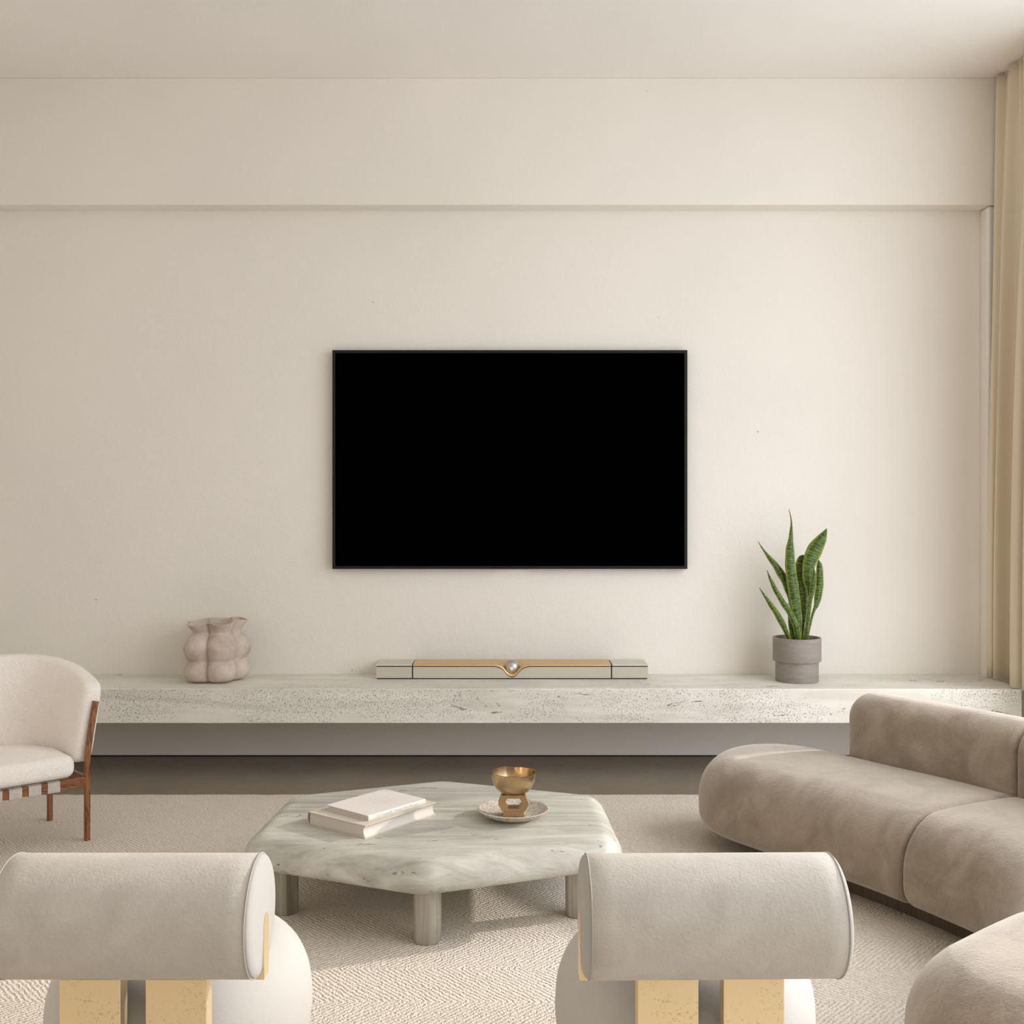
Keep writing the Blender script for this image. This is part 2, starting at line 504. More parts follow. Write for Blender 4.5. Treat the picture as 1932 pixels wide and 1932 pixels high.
# ------------------------------------------------------------------ room
WALL_Y = 6.755
CEIL = 4.271
XL = -3.42
YB = -1.6
def struct(o): tag(o, kind='structure'); return o
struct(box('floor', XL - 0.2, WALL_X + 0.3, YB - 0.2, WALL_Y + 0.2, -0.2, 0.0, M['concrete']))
struct(box('ceiling', XL - 0.2, WALL_X + 0.3, YB - 0.2, WALL_Y + 0.2, CEIL, CEIL + 0.2, M['ceiling']))
struct(box('wall_back', XL - 0.2, WALL_X + 0.3, WALL_Y, WALL_Y + 0.2, 0.0, CEIL, M['plaster']))
struct(box('wall_left', XL - 0.2, XL, YB, WALL_Y, 0.0, CEIL, M['plaster']))
struct(box('wall_front', XL - 0.2, WALL_X + 0.3, YB - 0.2, YB, 0.0, CEIL, M['plaster']))
wr = MB()
wr.box(WALL_X, WALL_X + 0.3, WIN_Y1, WALL_Y, 0.0, CEIL)
wr.box(WALL_X, WALL_X + 0.3, YB, WIN_Y0, 0.0, CEIL)
wr.box(WALL_X, WALL_X + 0.3, WIN_Y0, WIN_Y1, 0.0, WIN_Z0)
wr.box(WALL_X, WALL_X + 0.3, WIN_Y0, WIN_Y1, WIN_Z1, CEIL)
struct(wr.build('wall_right', M['plaster']))
BEAM_Y = 6.627
BEAM_Z = 3.477
struct(box('trim_1', XL, WALL_X, BEAM_Y, WALL_Y, BEAM_Z, CEIL, M['plaster'], bevel=0.004))
struct(box('trim_2', 2.979, WALL_X, 6.64, WALL_Y, 0.0, BEAM_Z, M['plaster'], bevel=0.02))
struct(box('trim_3', XL, 2.979, WALL_Y - 0.006, WALL_Y, 0.0, 0.008, M['dark_gap']))

# ------------------------------------------------------------------ floating shelf
SH_T, SH_B, SH_Y = 0.525, 0.322, 6.19
o = box('floating_shelf', XL + 0.005, 2.979, SH_Y, WALL_Y - 0.001, SH_B, SH_T, M['shelf_stone'], bevel=0.006)
tag(o, 'long pitted grey travertine shelf floating along the wall under the television', 'shelf')

# ------------------------------------------------------------------ rug
RZ = 0.012
random.seed(4)
pts = []
x0, x1, y0, y1 = -3.35, 2.75, 0.9, 3114 / 537.0
nx = 120
for i in range(nx): pts.append((x0 + (x1 - x0) * i / nx, y0))
for i in range(60): pts.append((x1, y0 + (y1 - y0) * i / 60))
for i in range(nx): pts.append((x1 - (x1 - x0) * i / nx, y1 + random.uniform(-0.004, 0.004)))
for i in range(60): pts.append((x0, y1 - (y1 - y0) * i / 60))
pts = [Vector(p) for p in pts]
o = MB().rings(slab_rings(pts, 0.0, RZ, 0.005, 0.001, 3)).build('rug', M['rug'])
tag(o, 'large beige wool rug with herringbone weave under the coffee table', 'rug')

# ------------------------------------------------------------------ television
tv = empty('television', (0, WALL_Y, 0))
TY = 6.70
a = W(627, 660.5, TY); b = W(1297, 1073.5, TY)
def tvbox(nm, x0, x1, z0, z1, y0, y1, mat, bev=0):
    o = box(nm, x0, x1, y0 - WALL_Y, y1 - WALL_Y, z0, z1, mat, tv, bevel=bev); return o
fr = MB(); bz = 0.0185
for (u0, u1, w0, w1) in ((a.x, a.x + bz, b.z, a.z), (b.x - bz, b.x, b.z, a.z), (a.x + bz, b.x - bz, a.z - bz, a.z), (a.x + bz, b.x - bz, b.z, b.z + bz)):
    fr.box(u0, u1, TY - WALL_Y, TY - WALL_Y + 0.045, w0, w1)
fr.box(a.x + 0.2, b.x - 0.2, TY - WALL_Y + 0.02, -0.002, b.z + 0.15, a.z - 0.15)
fr.build('frame', M['tv_frame'], tv)
tvbox('screen', a.x + bz, b.x - bz, b.z + bz, a.z - bz, TY + 0.003, TY + 0.02, M['screen'])
c0 = W(934, 1073, TY + 0.02); c1 = W(997, 1075.3, TY + 0.02)
tvbox('sensor_tab', c0.x, c1.x, c1.z, b.z + 0.004, TY + 0.018, TY + 0.05, M['tab'])['label'] = 'small pale sensor tab under the frame'
tag(tv, 'large wall-mounted television with blank black screen and thin dark frame', 'television')

# ------------------------------------------------------------------ soundbar
SBY = 6.542
sb = empty('soundbar', (0, SBY, SH_T))
hw, D = 0.840, 0.205
zt = 0.094           # top of deck above shelf
bx = 0.614           # end block boundary
MB().box(-hw + .006, hw - .006, 0.004, D - .003, 0.0, 0.012).build('base', M['dark_gap'], sb)
_BT = [(0.0, 20.3), (4.0, 19.5), (7.6, 17.2), (11.2, 13.3), (14.9, 8.5), (19.2, 4.5), (25.7, 1.5), (33.0, 0.0)]
def bell(x):         # depth of the dip in the front edge
    t = abs(x) / 0.00327
    for (a0, d0), (a1, d1) in zip(_BT, _BT[1:]):
        if t <= a1:
            f = (t - a0) / (a1 - a0)
            return (d0 + (d1 - d0) * f) * 0.00322
    return 0.0
# inner dark core that shows in the grooves
prof = [(-bx - .01 + (2 * bx + .02) * i / 240) for i in range(241)]
core = MB()
rg = []
for x in prof:
    t = 0.080 - bell(x) - 0.0005
    rg.append([(x, 0.0012, 0.006), (x, 0.0012, t), (x, 0.02, t), (x, 0.02, 0.006)])
core.rings(rg)
core.build('core', M['dark_gap'], sb)
for s in (-1, 1):
    x0, x1 = sorted((s * bx, s * hw))
    g0 = 0.004 if s > 0 else 0; g1 = 0.004 if s < 0 else 0
    e = MB().box(x0 + g0, x1 - g1, 0.004, D, 0.007, 0.0755).build('end_block', M['sb_white'], sb, bevel=0.0025)
    MB().box(x0 + g0, x1 - g1, 0.0, 0.006, 0.007, 0.0755).build('end_grille', M['sb_grille'], e, bevel=0.0012)
    MB().box(x0 + g0, x1 - g1, 0.0, D, 0.0805, zt).build('end_cap', M['sb_white'], e, bevel=0.004)
    MB().box(x0 + g0 + .003, x1 - g1 - .002, 0.0022, D - .004, 0.073, 0.083).build('groove', M['dark_gap'], e)
# front panel with dip
fp = MB(); rg = []
fx = [-bx + .004 + (2 * bx - .008) * i / 300 for i in range(301)]
for x in fx:
    t = 0.0755 - bell(x)
    rg.append([(x, 0.0, 0.007), (x, 0.0, t), (x, 0.015, t), (x, 0.015, 0.007)])
fp.rings(rg); fp.build('front_grille', M['sb_grille'], sb, sharp=30)
# golden top deck with a cradle for the orb
dk = MB(); rg = []
ys = [0.0, 0.0015, 0.004, 0.008] + [0.008 + (D - 0.008) * i / 24 for i in range(1, 25)]
for x in fx:
    row = []
    for y in ys:
        fade = max(0.0, 1.0 - (y / 0.12)) ** 0.8 if y < 0.12 else 0.0
        edge = 0.0 if y >= 0.008 else 0.010 * (1 - math.sqrt(max(0, 1 - ((0.008 - y) / 0.008) ** 2)))
        row.append((x, y, zt - edge - bell(x) * fade))
    low = 0.0805 - bell(x)
    rg.append([(x, D, 0.02), (x, 0.012, min(low, 0.02)), (x, 0.0125, low), (x, 0.0, low)] + row)
dk.rings(rg); dk.build('top_deck', M['sb_gold'], sb, sharp=50)['label'] = 'satin gold top deck'
orb_c = Vector((-0.0015, 0.050, W(965.6, 1258.4, SBY + 0.05).z - SH_T)); rr_ = 0.0470
pr = [(rr_ * math.sin(math.pi * i / 32) + 1e-5, -rr_ * math.cos(math.pi * i / 32)) for i in range(33)]
orb = MB().lathe(pr, 64, orb_c).build('orb', M['steel'], sb); orb['label'] = 'brushed steel speaker ball'
em = MB()
n = 16; ring0 = []; ring1 = []
cdir = Vector((0, -1, -0.05)).normalized()
for i in range(n):
    t = 2 * math.pi * i / n
    p = Vector((0.0105 * math.cos(t), 0, 0.0105 * math.sin(t)))
    q = (cdir * rr_ + p).normalized()
    ring0.append(orb_c + q * (rr_ - 0.001)); ring1.append(orb_c + q * (rr_ + 0.0024))
em.rings([ring0, ring1])
ring = []
for i in range(8):
    q = Vector((0, -1, -0.25 - 0.07 * i)).normalized(); ring.append(orb_c + q * (rr_ + 0.0005))
em.rings([[p + Vector((dx_, dy_, 0)) for dx_, dy_ in ((-.0007, 0), (.0007, 0), (.0007, .002), (-.0007, .002))] for p in ring])
em.build('emblem', M['logo_white'], orb)
tag(sb, 'long low ivory soundbar with gold top and steel ball on the shelf', 'soundbar')

# ------------------------------------------------------------------ lobed vase
vs_ = empty('lobed_vase', tuple(W(407, 1283, 6.51).xy) + (SH_T,))
H = 0.362
ctrl = [(0.0, .120), (0.02, .155), (0.07, .188), (0.18, .207), (0.29, .197), (0.365, .182), (0.43, .196), (0.57, .213), (0.70, .190), (0.825, .150), (0.90, .163), (1.0, .191)]
cv = catmull([(r, t * H) for t, r in ctrl], 8)
def lobe(th, k=1.0):
    d = (th - R(-58) ) % (2 * math.pi / 5)
    if d > math.pi / 5: d -= 2 * math.pi / 5
    return 0.59 * math.cos(d) + math.sqrt(0.41 ** 2 - (0.59 * math.sin(d)) ** 2)
NA = 180
def vring(r, z, off=0.0):
    out = []
    for j in range(NA):
        th = 2 * math.pi * j / NA
        k = r * lobe(th) - off
        # slightly uneven flared lip, higher on the right
        zz = z + (0.010 * math.cos(th - 0.6) + 0.006 * math.cos(5 * th + 2)) * max(0, (z / H - 0.8)) * 5
        out.append((k * math.cos(th), k * math.sin(th), zz))
    return out
rings = [vring(p.x, p.y) for p in cv]
inner = [vring(p.x, p.y + (0.002 if i == len(cv) - 1 else 0), 0.007) for i, p in enumerate(cv)][::-1][:-6]
MB().rings(rings + inner).build('body', M['ceramic'], vs_, sharp=60)
tag(vs_, 'taupe ceramic vase of clustered bulging lobes with flared rim on the shelf', 'vase')

# ------------------------------------------------------------------ plant and pot
PX, PY_ = 1.742, 6.482
pot = empty('plant_pot', (PX, PY_, SH_T))
MB().lathe([(0.110, 0.0), (0.1265, 0.0), (0.1287, 0.003), (0.1287, 0.128)], 96, cap1=False).build('lower_bowl', M['clay'], pot, sharp=50)
MB().lathe([(0.1270, 0.1245), (0.142, 0.1245), (0.144, 0.1275), (0.144, 0.264), (0.1425, 0.267), (0.134, 0.267), (0.1325, 0.264), (0.1325, 0.15), (0.05, 0.15)], 96, cap0=False).build('upper_collar', M['clay'], pot, sharp=50)
MB().lathe([(0.133, 0.205), (0.09, 0.214), (0.001, 0.217)], 48, cap0=False).build('soil', M['soil'], pot)
tag(pot, 'round grey clay pot in two stacked bands holding the snake plant', 'pot')

plant = empty('snake_plant', (PX, PY_, SH_T + 0.21))
def leaf(pts, dY, curl=0.25, lean=0.0):
    # pts: (cx, cy, half width) read in an enlarged sketch grid, 5.68 per pixel
    C3 = []
    n = len(pts)
    for i, (cx, cy, w) in enumerate(pts):
        t = i / (n - 1)
        Y = PY_ + dY * (1 - abs(2 * t - 1) * 0.0) * (0.25 + 0.75 * (1 - t)) + lean * (1 - t)
        p = W(1430 + cx / 5.68, 960 + cy / 5.68, Y)
        C3.append(Vector((p.x, p.y, p.z, w / 5.68 / 2000 * Y)))
    C = catmull(C3, 7)
    vv = []; uv = []; K = 9; L = 0
    for i, c in enumerate(C):
        a_ = C[max(i-1, 0)]; b_ = C[min(i+1, len(C)-1)]
        tng = (b_ - a_).xyz.normalized()
        if i: L += (c.xyz - C[i-1].xyz).length
        s = tng.cross(Vector((0, 1, 0)))
        s.normalize(); nrm = s.cross(tng).normalized()
        w = max(c.w, 0.0006)
        for k in range(K):
            u = -1 + 2 * k / (K - 1)
            ripple = 0.004 * math.sin(L * 60 + (2 if u > 0 else 0)) * abs(u) ** 3 * min(1, w / .02)
            vv.append(c.xyz + s * (u * w * (1 - 0.12 * abs(curl))) + nrm * (curl * w * (u * u) + ripple) - Vector(plant.location))
            uv.append((u, L))
    ff = []
    for i in range(len(C) - 1):
        for k in range(K - 1):
            q = i * K + k
            ff.append((q, q + 1, q + K + 1, q + K))
    o = mk('leaf', vv, ff, M['leaf'], plant, uvs=uv)
    md = o.modifiers.new('thick', 'SOLIDIFY'); md.thickness = 0.004; md.offset = 0
    return o
leaf([(330,5,0),(352,90,5),(359,200,12),(352,330,28),(346,480,50),(355,650,58),(385,880,62),(425,1150,52),(438,1300,36),(440,1420,24)], -0.03, 0.3)
leaf([(0,350,0),(75,462,12),(165,575,30),(240,680,42),(305,800,42),(370,1000,36),(415,1250,30),(425,1420,24)], 0.05, 0.35)
leaf([(98,660,0),(140,765,16),(200,885,26),(278,1015,30),(350,1125,32),(408,1260,36),(435,1420,28)], -0.075, 0.5)
leaf([(15,845,0),(80,942,14),(150,1042,26),(215,1140,32),(270,1240,34),(310,1330,24),(345,1420,18)], -0.06, 0.5)
leaf([(490,495,0),(474,530,40),(464,640,68),(478,800,72),(492,950,58),(494,1100,46),(472,1260,30),(455,1420,20)], 0.03, 0.3)
leaf([(735,210,0),(720,255,24),(672,345,66),(602,470,86),(550,610,70),(535,740,56),(553,870,30),(562,1000,18),(535,1200,20),(500,1420,20)], -0.04, 0.35)
leaf([(598,628,0),(603,700,20),(596,800,32),(580,905,26),(555,1030,18),(540,1200,20),(512,1420,20)], -0.085, 0.45)
leaf([(648,545,0),(662,610,30),(664,750,44),(655,900,42),(630,1020,30),(598,1100,14),(565,1220,12),(520,1420,12)], 0.045, 0.4)
leaf([(322,1010,0),(335,1110,16),(355,1240,26),(382,1420,34)], 0.01, 0.4)
tag(plant, 'green snake plant with upright dark-banded leaves in the grey pot', 'plant')

# ------------------------------------------------------------------ curtain
def curtain_plan(v):
    """plan polyline at height fraction v (0 bottom, 1 top)"""
    key = [(2.955, 6.60), (2.972, 6.572), (2.995, 6.575), (2.990, 6.555), (2.957, 6.515), (2.972, 6.500), (3.060, 6.520), (3.120, 6.455),
           (3.125, 6.350), (3.040, 6.275), (2.923, 6.222), (2.940, 6.185), (2.985, 6.190), (2.975, 6.165), (2.945, 6.120), (2.96, 6.05), (3.05, 6.02), (3.06, 5.97), (2.95, 5.90), (2.96, 5.84), (3.05, 5.80)]
    top = []
    for i in range(len(key)):
        t = i / (len(key) - 1)
        Y = 6.590 - t * 0.80
        top.append((3.035 + 0.042 * math.cos(i * math.pi) * (0.6 + 0.4 * math.sin(i * 1.7)), Y))
    e = max(0.0, v) ** 2.2
    return [Vector((a[0] + (b[0] - a[0]) * e, a[1] + (b[1] - a[1]) * e)) for a, b in zip(key, top)]
cur = empty('curtain', (3.0, 6.25, CEIL))
vv = []; ff = []; NZ = 40
for iz in range(NZ + 1):
    v = iz / NZ
    pl = catmull(curtain_plan(v), 8)
    for p in pl:
        zb = SH_T + 0.004 if p.y > 6.175 else SH_T + 0.004
        z = zb + (CEIL - 0.02 - zb) * v
        vv.append((p.x - 3.0, p.y - 6.25, z - CEIL))
    npl = len(pl)
for iz in range(NZ):
    for j in range(npl - 1):
        q = iz * npl + j
        ff.append((q, q + 1, q + npl + 1, q + npl))
cl = mk('panel', vv, ff, M['curtain'], cur, sharp=80)
md = cl.modifiers.new('thick', 'SOLIDIFY'); md.thickness = 0.003
MB().box(0.045, 0.085, -2.2, 0.34, -0.018, 0.0).build('track', M['tab'], cur)
tag(cur, 'beige pleated curtain hanging from ceiling at the right corner', 'curtain')

# ------------------------------------------------------------------ coffee table
TT, TB = 0.335, 0.222
TC = Vector((-0.31, 4.27, 0))
ct = empty('coffee_table', (TC.x, TC.y, RZ))
hexp = [(-0.315, 3.665), (0.425, 3.955), (0.395, 4.625), (-0.315, 4.895), (-0.985, 4.62), (-1.025, 3.965)]
hexp = [(x - TC.x, y - TC.y) for x, y in hexp]
ol = round_poly(hexp, [0.14, 0.13, 0.12, 0.16, 0.12, 0.13], 14)
MB().rings(slab_rings(ol, TB - RZ, TT - RZ, 0.085, 0.028, 10)).build('slab', M['table_stone'], ct, sharp=60)
for (x, y) in ((-0.305, 3.822), (-0.876, 4.10), (-0.83, 4.55), (-0.31, 4.74), (0.20, 4.55), (0.255, 4.07)):
    MB().lathe([(0.046, 0.0), (0.0505, 0.006), (0.0505, TB - RZ + 0.004)], 16, (x - TC.x, y - TC.y, 0)).build('leg', M['leg_stone'], ct, sharp=40)
tag(ct, 'low six-sided travertine coffee table with rounded edges and stubby round legs', 'coffee table')

# ------------------------------------------------------------------ books
def book(name, org, u, lu, lw, h, cover, spine_side, rounded, label):
    """org: front corner; u: unit direction along the length; width runs to the left of u"""
    ang = math.atan2(u[1], u[0])
    o = empty(name, org, ang)
    c = 0.0032
    ov = 0.005
    # boards
    y0s, y1s = (0.0, lw)
    mcv = MB()
    mcv.box(0, lu, y0s, y1s, 0.0, c)
    mcv.box(0, lu, y0s, y1s, h - c, h)
    # spine: arc extruded along length
    ns = 10; rg = []
    for xx in (0.0, lu):
        ring = []
        for k in range(ns + 1):
            a = -math.pi / 2 + math.pi * k / ns
            bulge = 0.010 if rounded else 0.003
            yo = bulge * math.cos(a); zz = h / 2 + (h / 2) * math.sin(a)
            yy = (y1s + yo) if spine_side > 0 else (y0s - yo)
            ring.append((xx, yy, zz))
        for k in range(ns, -1, -1):
            x_, yy, zz = ring[k]
            yy += -0.003 if spine_side > 0 else 0.003
            ring.append((xx, yy, h / 2 + (zz - h / 2) * 0.94))
        rg.append(ring)
    mcv.rings(rg)
    cv_ = mcv.build('cover', cover, o, sharp=35)
    # page block with hollowed fore-edge
    rg = []
    for xx in (ov, lu - ov):
        ring = []
        conc = 0.010 if rounded else 0.002
        for k in range(13):
            a = -1 + 2 * k / 12
            dep = conc * (1 - a * a)
            yy = (y0s + ov + dep) if spine_side > 0 else (y1s - ov - dep)
            ring.append((xx, yy, c + (h - 2 * c) * k / 12))
        yb = y1s - 0.001 if spine_side > 0 else y0s + 0.001
        ring += [(xx, yb, h - c), (xx, yb, c)]
        rg.append(ring)
    MB().rings(rg).build('page_block', M['pages'], o, sharp=25)
    tag(o, label, 'book', 'books on the coffee table')
    return o
b1 = book('book', (-0.5486, 3.961, TT), (0.2426, 0.323), 0.404, 0.307, 0.0495, M['cover_cream'], 1, True,
          'thick cream book lying at the bottom of the pair on the table')
b2 = book('book', (-0.546, 4.02, TT + 0.0495), (0.198, 0.239), 0.310, 0.238, 0.0205, M['jacket'], -1, False,
          'thinner white book with faint scribbled cover lying on the thick cream book')
def text(parent, s, size, loc, rot, mat, name='lettering'):
    cu = bpy.data.curves.new('txt', 'FONT'); cu.body = s; cu.size = size; cu.extrude = 0.0002
    cu.align_x = 'CENTER'; cu.align_y = 'CENTER'
    t = bpy.data.objects.new('txt', cu); col.objects.link(t)
    dg = bpy.context.evaluated_depsgraph_get()
    me = bpy.data.meshes.new_from_object(t.evaluated_get(dg))
    bpy.data.objects.remove(t)
    me.materials.clear(); me.materials.append(mat)
    o = bpy.data.objects.new(name, me); col.objects.link(o)
    o.parent = parent; o.location = loc; o.rotation_euler = rot
    return o
text(b2, 'Cy Twombly, Making Past Present', 0.0165, (0.155, -0.0034, 0.0102), (R(90), 0, 0), M['print_grey'])

# ------------------------------------------------------------------ plate and cup
PC = (0.004, 4.243)
pl = empty('plate', (PC[0], PC[1], TT))
MB().lathe([(0.05, 0.0), (0.078, 0.0), (0.086, 0.003), (0.120, 0.018), (0.140, 0.033), (0.1445, 0.0375), (0.1415, 0.039), (0.134, 0.034), (0.112, 0.0215), (0.075, 0.0125), (0.001, 0.011)], 72).build('dish', M['speckled'], pl, sharp=70)
tag(pl, 'shallow speckled stoneware plate under the brass bowl on the table', 'plate')

CC = (0.006, 4.235)
cup = empty('pedestal_bowl', (CC[0], CC[1], TT + 0.0126))
zb = 0.0
MB().box(-0.042, 0.042, -0.032, 0.032, 0.0, 0.021).build('foot', M['bronze'], cup, bevel=0.0012)
# hexagonal stem plate with a hexagonal hole
outer = [(-0.0455, 0.0212), (0.0455, 0.0212), (0.0605, 0.049), (0.0465, 0.085), (-0.0465, 0.085), (-0.0605, 0.049)]
hole = [(-0.021, 0.032), (0.021, 0.032), (0.0375, 0.051), (0.024, 0.072), (-0.024, 0.072), (-0.0375, 0.051)]
vv = []; ff = []
for y in (-0.030, 0.030):
    vv += [(x, y, z) for x, z in outer] + [(x, y, z) for x, z in hole]
for i in range(6):
    j = (i + 1) % 6
    ff += [(i, j, 6 + j, 6 + i), (12 + j, 12 + i, 18 + i, 18 + j), (j, i, 12 + i, 12 + j), (6 + i, 6 + j, 18 + j, 18 + i)]
st = mk('stem', vv, ff, M['bronze'], cup, smooth=False)
# hammered bowl with faceted lip
random.seed(7)
NB = 84
fac = 16
def bring(r, z, k):
    out = []
    for j in range(NB):
        th = 2 * math.pi * j / NB
        dd = (th % (2 * math.pi / fac)) - math.pi / fac
        poly = math.cos(math.pi / fac) / math.cos(dd)
        f = 1 + (poly - 1) * k
        out.append((r * f * math.cos(th), r * f * math.sin(th), z + 0.002 * k * math.sin(3 * th + 1) + 0.0012 * k * math.sin(7 * th)))
    return out
zb = 0.0845; HB = 0.0865; RB = 0.0895
prof = []
for i in range(15):
    t = i / 14
    prof.append((RB * math.sin(math.pi / 2 * (0.18 + 0.82 * t)) ** 0.93, zb + HB * (1 - math.cos(math.pi / 2 * t)) ** 0.95, t ** 3))
rings = [bring(r, z, k) for r, z, k in prof]
inn = [bring(r - 0.0035, z + (0.0035 if i < 14 else 0.0005), k) for i, (r, z, k) in enumerate(prof)][::-1]
MB().rings(rings + inn).build('bowl', M['brass_bowl'], cup, sharp=50)
tag(cup, 'brass bowl on a hexagonal pierced stem standing in the speckled plate', 'bowl')

# ------------------------------------------------------------------ sofa
def polyline_len(P):
    S = [0]
    for i in range(1, len(P)): S.append(S[-1] + (P[i] - P[i-1]).length)
    return S
def sample_path(P, S, s):
    s = max(0, min(S[-1], s))
    lo, hi = 0, len(S) - 1
    while hi - lo > 1:
        mid = (lo + hi) // 2
        if S[mid] <= s: lo = mid
        else: hi = mid
    t = (s - S[lo]) / max(1e-9, S[hi] - S[lo])
    p = P[lo].lerp(P[hi], t)
    def tan(i):
        a = P[max(i-1, 0)]; b = P[min(i+1, len(P)-1)]
        return (b - a).normalized()
    d = tan(lo).lerp(tan(hi), t).normalized()
    return p, d
_d = Vector((0.56, -0.83)).normalized(); _n = Vector((0.83, 0.56)).normalized()
def dn(d, n): return _d * d + _n * n
AC = Vector((1.15, 3.5)); AR = 0.85
arc = [AC + Vector((math.cos(t), math.sin(t))) * AR for t in [R(x) for x in (24, 8, -8, -24, -40)]]
seat_pts = [dn(-3.774, 3.81), dn(-3.4, 3.81), dn(-3.0, 3.81), dn(-2.6, 3.81)] + arc + [Vector((1.54, 2.75)), Vector((1.31, 2.56)), Vector((1.11, 2.37))]
SP = catmull([(p.x, p.y) for p in seat_pts], 14)
SS = polyline_len(SP)

def sweep_cushion(name, s0, s1, W_, z0, z1, rt, rb, free0, free1, off, org, mat, parent, Lend=0.39, pw=2.0, re=0.03, crown=0.0):
    """upholstered block between stations s0 and s1 of the sofa path; free ends are rounded in plan"""
    L = s1 - s0
    st = []
    n = 26
    for k in range(n + 1):
        t = k / n
        st.append(s0 + L * t)
    extra = [s0 + Lend * (1 - math.cos(math.pi / 2 * k / 16)) for k in range(17)] if free0 else [s0 + re * (1 - math.cos(math.pi / 2 * k / 6)) for k in range(7)]
    extra2 = [s1 - Lend * (1 - math.cos(math.pi / 2 * k / 16)) for k in range(17)] if free1 else [s1 - re * (1 - math.cos(math.pi / 2 * k / 6)) for k in range(7)]
    lo = s0 + (Lend if free0 else re); hi = s1 - (Lend if free1 else re)
    st = sorted(set([round(x, 6) for x in extra + extra2 + [x for x in st if lo + 1e-4 < x < hi - 1e-4]]))
    def width(s):
        w = W_
        if free0 and s - s0 < Lend: w = W_ * max(0.0, 1 - (1 - (s - s0) / Lend) ** pw) ** (1 / pw)
        if free1 and s1 - s < Lend: w = min(w, W_ * max(0.0, 1 - (1 - (s1 - s) / Lend) ** pw) ** (1 / pw))
        return w
    def edrop(s):
        d = 0.0
        for fr, dist in ((free0, s - s0), (free1, s1 - s)):
            if not fr and dist < re:
                d += re - math.sqrt(max(0, re * re - (re - dist) ** 2))
        return d
    # outline for true distances near the free ends
    outl = []
    for s in st:
        p, d = sample_path(SP, SS, s); nn = Vector((-d.y, d.x)) * -1 if False else Vector((-d.y, d.x))
        outl.append((p + nn * (off + 0), nn, width(s)))
    edges = [c + nn * w for c, nn, w in outl] + [c - nn * w for c, nn, w in outl]
    nE = len(outl)
    segs = [(edges[i], edges[i+1]) for i in range(nE - 1)] + [(edges[nE+i], edges[nE+i+1]) for i in range(nE - 1)]
    if free0: segs = [sg for sg in segs]
    def seg_d(q, a, b):
        ab = b - a
        t = max(0.0, min(1.0, (q - a).dot(ab) / max(1e-12, ab.length_squared)))
        return (q - (a + ab * t)).length
    def dist_out(q, s):
        if (free0 and s - s0 < Lend + rt) or (free1 and s1 - s < Lend + rt):
            return min(seg_d(q, e0, e1) for e0, e1 in segs)
        return 1e9
    rings = []
    K = 9
    for s, (c, nn, w) in zip(st, outl):
        ed = edrop(s)
        w2 = max(w - ed, 0.0005)
        ring = []
        def prof(top):
            r = rt if top else rb
            rs = min(r, w2)
            ds = [rs * (1 - math.cos(math.pi / 2 * k / K)) for k in range(K + 1)]
            ns = [-(w2 - d_) for d_ in ds] + [-(w2 - rs) * f for f in (0.5, 0.0, -0.5)] + [(w2 - d_) for d_ in reversed(ds)]
            out = []
            for n_ in ns:
                q = c + nn * n_
                dd = min(w2 - abs(n_), dist_out(q, s))
                dd = max(0, min(dd, r))
                drop = r - math.sqrt(max(0, r * r - (r - dd) ** 2))
                cr = crown * (1 - (n_ / max(W_, 1e-6)) ** 2) if top else 0
                out.append((q, (z1 - drop - ed + cr) if top else (z0 + drop + ed)))
            return out
        tp = prof(True); bt = prof(False)
        for q, z in tp: ring.append((q.x - org.x, q.y - org.y, z - org.z))
        for q, z in reversed(bt): ring.append((q.x - org.x, q.y - org.y, z - org.z))
        rings.append(ring)
    mb = MB().rings(rings[::-1])
    return mb.build(name, mat, parent, sharp=60)

sofa = empty('curved_sofa', (1.9, 3.6, RZ))
SO = Vector((1.9, 3.6, RZ))
def s_of(pt):
    best = min(range(len(SP)), key=lambda i: (SP[i] - Vector(pt)).length); return SS[best]
sA = s_of(dn(-2.43, 3.81)); sB = s_of((1.655, 2.86))
SZ0, SZ1 = 0.078, 0.42
args = dict(W_=0.39, z0=SZ0, z1=SZ1, rt=0.19, rb=0.085, off=0.0, org=SO, mat=M['velvet'], parent=sofa)
sweep_cushion('seat_cushion', 0.0, sA - 0.001, free0=True, free1=False, crown=0.012, **args)
sweep_cushion('seat_cushion', sA + 0.001, sB - 0.001, free0=False, free1=False, crown=0.012, **args)
sweep_cushion('seat_cushion', sB + 0.001, SS[-1], free0=False, free1=True, crown=0.012, **args)
args = dict(W_=0.128, z0=0.30, z1=0.712, rt=0.127, rb=0.03, off=0.375, org=SO, mat=M['velvet'], parent=sofa, Lend=0.22, pw=2.0)
sE = s_of(dn(-3.30, 3.81))
sweep_cushion('backrest', sE, sA - 0.001, free0=True, free1=False, **args)
sweep_cushion('backrest', sA + 0.001, sB, free0=False, free1=True, **args)
plm = []
for side in (1, -1):
    rng = range(0, 61) if side > 0 else range(60, -1, -1)
    for k in rng:
        s = 0.50 + (SS[-1] - 0.9) * k / 60
        p, d = sample_path(SP, SS, s); nn = Vector((-d.y, d.x))
        plm.append(p + nn * (side * 0.27))
rgs = [[(p.x - SO.x, p.y - SO.y, z) for p in plm] for z in (0.0, SZ0 - RZ + 0.02)]
MB().rings(rgs[::-1] if False else rgs).build('plinth', M['plinth'], sofa)['label'] = 'dark wooden plinth under the seat'
tag(sofa, 'curved taupe velvet sofa with rounded seat and backrest on the right', 'sofa')

